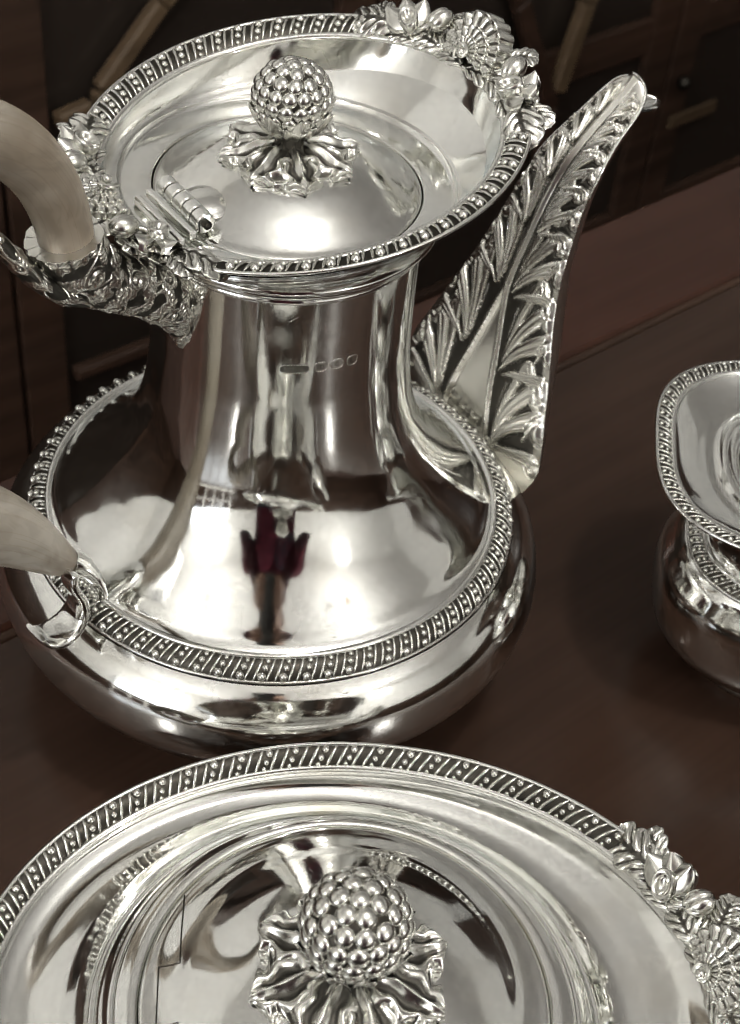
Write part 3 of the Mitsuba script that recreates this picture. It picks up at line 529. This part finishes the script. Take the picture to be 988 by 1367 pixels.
# inside of the collar: falls from the rim to a gutter, then rises over two mouldings to the lid seat
seq = [(T_I, 0, 0)]
def mid(k, z, tt): return tel(.0530*(1-k)+.0950*k, .0530*(1-k)+.0777*k, z, TT*tt, .0016*k)
cu = [mid(k, z, tt) for k, z, tt in dense([(1.0, .1118, 1), (.96, .1098, .95), (.85, .1070, .8), (.70, .1059, .6), (.55, .1066, .4), (.44, .1081, .26), (.35, .1103, .17), (.30, .1119, .12), (.296, .1117, .12), (.288, .1117, .11), (.284, .1124, .11), (.22, .1147, .07), (.17, .1161, .05), (.166, .1158, .05), (.158, .1158, .05), (.154, .1166, .04), (.10, .1178, .02), (.05, .1184, .0), (.012, .1182, 0), (.0, .1179, 0), (-.003, .1165, 0)], 150)]
put(TP+'__collar', loft(cu, 256), 'silver', True)
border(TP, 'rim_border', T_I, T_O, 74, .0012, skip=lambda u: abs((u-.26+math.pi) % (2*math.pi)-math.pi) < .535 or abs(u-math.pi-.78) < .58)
cluster(TP, along(T_O, .27, fin=T_I, back=.45), .0112, .050)
cluster(TP, along(T_O, math.pi+.78, fin=T_I, back=.45), .0112, .050)
tl_ = dense([(.0527, .1150), (.0527, .1176), (.0523, .1180), (.0500, .1184), (.0460, .1196), (.0400, .1230), (.0310, .1275), (.0220, .1305), (.0120, .1322), (.0004, .1326)], 90)
put(TP+'__lid', lathe(tl_, 256, TC), 'silver', True)
finial(TP, TC, .1540, .0142, .1350, .0262, 8, .32, .0054)
put(TP+'__lid__vent_hole', tube([np.array([.0010, -.2390, .1265]), np.array([.0010, -.2390, .1296])], .0007, 12), 'tarnish_and_hole_shade', True)  # solid dark plug, coloured as the shade inside a hole
hp_ = [(-.0420, .0310), (-.0425, .0180), (-.0425, .0095), (-.0480, .0095), (-.0480, -.0070), (-.0425, -.0070), (-.0425, -.0180), (-.0420, -.0310)]
hp_ = np.vstack([np.linspace(a, b, 14)[:-1] for a, b in zip(hp_[:-1], hp_[1:])]); hp_ = hp_@np.array([[math.cos(.20), math.sin(.20)], [-math.sin(.20), math.cos(.20)]]); hr_ = np.hypot(hp_[:, 0], hp_[:, 1])
put(TP+'__lid__hinge_seam', tube(np.array([TC[0], TC[1], 0])+hp_[:, :1]*E1+hp_[:, 1:]*E2+(np.interp(hr_, tl_[::-1, 0], tl_[::-1, 1])+.00005)[:, None]*Z3, .00022, 6), 'tarnish_and_hole_shade', True)
put(TP+'__handle', tube(smooth_path([np.array([TC[0], TC[1], 0])-E1*r+[0, 0, z] for r, z in [(.080, .066), (.105, .074), (.132, .078), (.150, .066), (.150, .05), (.132, .036), (.094, .034)]], 60), .0085, 18), 'grip', True)
put(TP+'__spout', tube(smooth_path([np.array([TC[0], TC[1], 0])+E1*r+[0, 0, z] for r, z in [(.085, .040), (.115, .046), (.140, .062), (.156, .088), (.166, .108)]], 60), np.linspace(.021, .0085, 60), 24, 1.25), 'silver', True)
tag(TP, 'low silver teapot in front with a broad collar round its domed lid', 'teapot')
tag(TP+'__rim_border', 'beaded border round the broad rim')

# ------------------------------------------------------------------ sugar bowl at the right edge
SB, SCN, SPSI = 'sugar_bowl', np.array([.2204, -.0056]), -.15
tu_ = np.linspace(0, 2*np.pi, 20001); cu_, su_ = np.cos(tu_), np.sin(tu_); xu_ = .0771*np.sign(cu_)*np.abs(cu_)**(2/3); yu_ = .0593*np.sign(su_)*np.abs(su_)**(2/3)
lu_ = np.r_[0, np.cumsum(np.hypot(np.diff(xu_), np.diff(yu_)))]; lu_ *= 2*np.pi/lu_[-1]
def sup_u(u): return np.interp(np.mod(u, 2*np.pi), lu_, tu_)
def sup(k, z, n=3.0, a=.0771, b=.0593, add=0.0):
    def f(u):
        u = sup_u(u); c, s = np.cos(u), np.sin(u); x = (a*k+add)*np.sign(c)*np.abs(c)**(2/n); y = (b*k+add)*np.sign(s)*np.abs(s)**(2/n)
        return np.stack([SCN[0]+x*math.cos(SPSI)-y*math.sin(SPSI), SCN[1]+x*math.sin(SPSI)+y*math.cos(SPSI), z+0*u], -1)
    return f
put(SB+'__body', loft([sup(k, z, 2.4) for k, z in dense([(.48, 0), (.50, .003), (.46, .007), (.58, .011), (.74, .021), (.82, .035), (.83, .046), (.785, .058), (.715, .0655)], 70)], 220), 'silver', True)
put(SB+'__neck', loft([sup(k, z, 2.6) for k, z in dense([(.640, .0695), (.600, .073), (.590, .079), (.62, .088), (.74, .0990), (.90, .1065), (.985, .1092)], 60)], 220), 'silver', True)
put(SB+'__bowl', loft([sup(k, z, n) for k, z, n in dense([(.915, .1094, 3.0), (.87, .1075, 2.9), (.78, .1052, 2.8), (.70, .1042, 2.6), (.68, .1048, 2.6), (.655, .1062, 2.5), (.635, .1064, 2.4), (.615, .1052, 2.4), (.59, .1050, 2.4), (.565, .1030, 2.4), (.55, .0960, 2.3), (.58, .080, 2.3), (.66, .060, 2.3), (.68, .042, 2.3), (.60, .024, 2.2), (.30, .016, 2.1), (.01, .0155, 2)], 130)], 220), 'silver', True)
border(SB, 'rim_border', sup(.918, .1095), sup(1.0, .1106), 66, .0010)
border(SB, 'shoulder_border', sup(.645, .0692, 2.5), sup(.715, .0658, 2.5), 60, .0011)
tag(SB, 'silver sugar bowl with a rounded beaded rim, cut by the right edge', 'sugar bowl')
tag(SB+'__rim_border', 'beaded border round the bowl\'s rim')

# ------------------------------------------------------------------ the photographer, seen only as a reflection in the silver
def limbs(bones, length=.02, it=6):
    parts = []
    for (a, ra), (b, rb) in bones:
        parts.append(m3.Manifold.batch_hull([m3.Manifold.sphere(ra, 20).translate(list(map(float, a))), m3.Manifold.sphere(rb, 20).translate(list(map(float, b)))]))
    m = m3.Manifold.batch_boolean(parts, m3.OpType.Add).refine_to_length(length).to_mesh()
    t = trimesh.Trimesh(np.array(m.vert_properties)[:, :3], np.array(m.tri_verts)); trimesh.smoothing.filter_taubin(t, iterations=it); return t
RT = np.cross(FW, UP); PH = CAM-FW*.012-UP*.045
def J(x, y, z): return np.array([x, y, z])
PX, PY = .03, -.80
hd, nk, ch, hp = J(PX, PY+.03, .80), J(PX, PY-.01, .66), J(PX, PY, .48), J(PX, PY-.02, .14)
def chain(*pr): return list(zip(pr[:-1], pr[1:]))
torso = chain((J(PX-.13, PY, .55), .075), (J(PX+.13, PY, .55), .075))+chain((J(PX-.09, PY, .46), .10), (J(PX-.075, PY, .28), .095), (J(PX-.08, PY-.02, .14), .11))+chain((J(PX+.09, PY, .46), .10), (J(PX+.075, PY, .28), .095), (J(PX+.08, PY-.02, .14), .11))+chain((J(PX-.08, PY-.02, .14), .11), (J(PX+.08, PY-.02, .14), .11))+chain((J(PX-.075, PY, .28), .095), (J(PX+.075, PY, .28), .095))
arms, hands, legs = [], [], []
for sg in (-1, 1):
    sh, el, wr = J(PX+sg*.19, PY, .56), J(PX+sg*.235, PY+.10, .33), PH+RT*sg*.062-FW*.05-UP*.045
    arms += chain((sh, .058), (el, .044), (wr, .030))
    palm = PH+RT*sg*.050-FW*.016-UP*.03
    hands += chain((wr, .026), (palm-UP*.012, .017))+chain((palm-UP*.02, .016), (palm+UP*.02, .015))
    for f in range(4):
        k0 = palm+UP*(.024-.019*f); k1 = k0+FW*.020-RT*sg*.004; k2 = PH+RT*sg*(.042-.004*(f == 3))+UP*(.0-.019*f)+FW*.010; k3 = k2-RT*sg*(.016-.003*abs(f-1.4))
        hands += chain((k0, .0095), (k1, .0088), (k2, .008), (k3, .007))
    hands += chain((palm-UP*.02, .012), (PH+RT*sg*.034-UP*.012-FW*.017, .0105), (PH+RT*sg*.020+UP*.012-FW*.013, .009))
    legs += chain((J(PX+sg*.09, PY-.03, .12), .095), (J(PX+sg*.10, PY-.02, -.30), .062), (J(PX+sg*.10, PY-.05, -.68), .042), (J(PX+sg*.105, PY+.08, -.725), .032))
headb = chain((hd+[0, -.01, .03], .085), (hd+[0, .02, -.05], .058), (hd+[0, .035, -.075], .042))+chain((hd+[0, -.02, -.06], .052), (nk, .055), (J(PX, PY, .56), .075))+chain((hd+[0, .088, .012], .012), (hd+[0, .104, -.022], .015))+chain((hd+[-.084, .0, .0], .014), (hd+[-.082, .0, -.03], .011))+chain((hd+[.084, .0, .0], .014), (hd+[.082, .0, -.03], .011))+chain((hd+[-.02, .078, -.058], .010), (hd+[.02, .078, -.058], .010))
slim = lambda bs, k: [((a, ra*k), (b, rb*k)) for (a, ra), (b, rb) in bs]
body_ = limbs(slim(torso+arms+legs, .90)+headb+hands, .012, 4)
put('person__body', body_, 'skin', True)
put('person__sweater', limbs(torso+arms, .02), 'maroon', True)
put('person__trousers', limbs([b for i, b in enumerate(legs) if i % 3 != 2]+slim(torso[-4:-3], 1.0)+[((J(PX-.08, PY-.02, .13), .113), (J(PX+.08, PY-.02, .13), .113))], .02), 'navy', True)
hair = limbs(chain((hd+[0, -.025, .05], .09), (hd+[0, -.04, -.02], .082))+chain((hd+[-.03, .03, .075], .06), (hd+[.03, .03, .075], .06)), .015); put('person__hair', hair, 'hair', True)
for sg in (-1, 1):
    put('person__eye', ball(hd+[sg*.032, .074, .015], .012, 2), 'black_glass', True)
    put('person__shoe', limbs(chain((J(PX+sg*.10, PY-.07, -.715), .042), (J(PX+sg*.107, PY+.11, -.728), .030)), .015), 'black_glass', True)
tag('person', 'person in a dark maroon sweater holding up a phone, mirrored in the silver', 'person')
put('phone__case', box(PH-FW*.0, (.072, .150, .008), [RT, UP, -FW], .003), 'black_glass', 30)
put('phone__lens', tube([PH+UP*.045+RT*.012+FW*.004, PH+UP*.045+RT*.012+FW*.0055], .006, 20), 'black_glass', 35)
tag('phone', 'black phone held upright in the two hands of the person in maroon', 'phone')
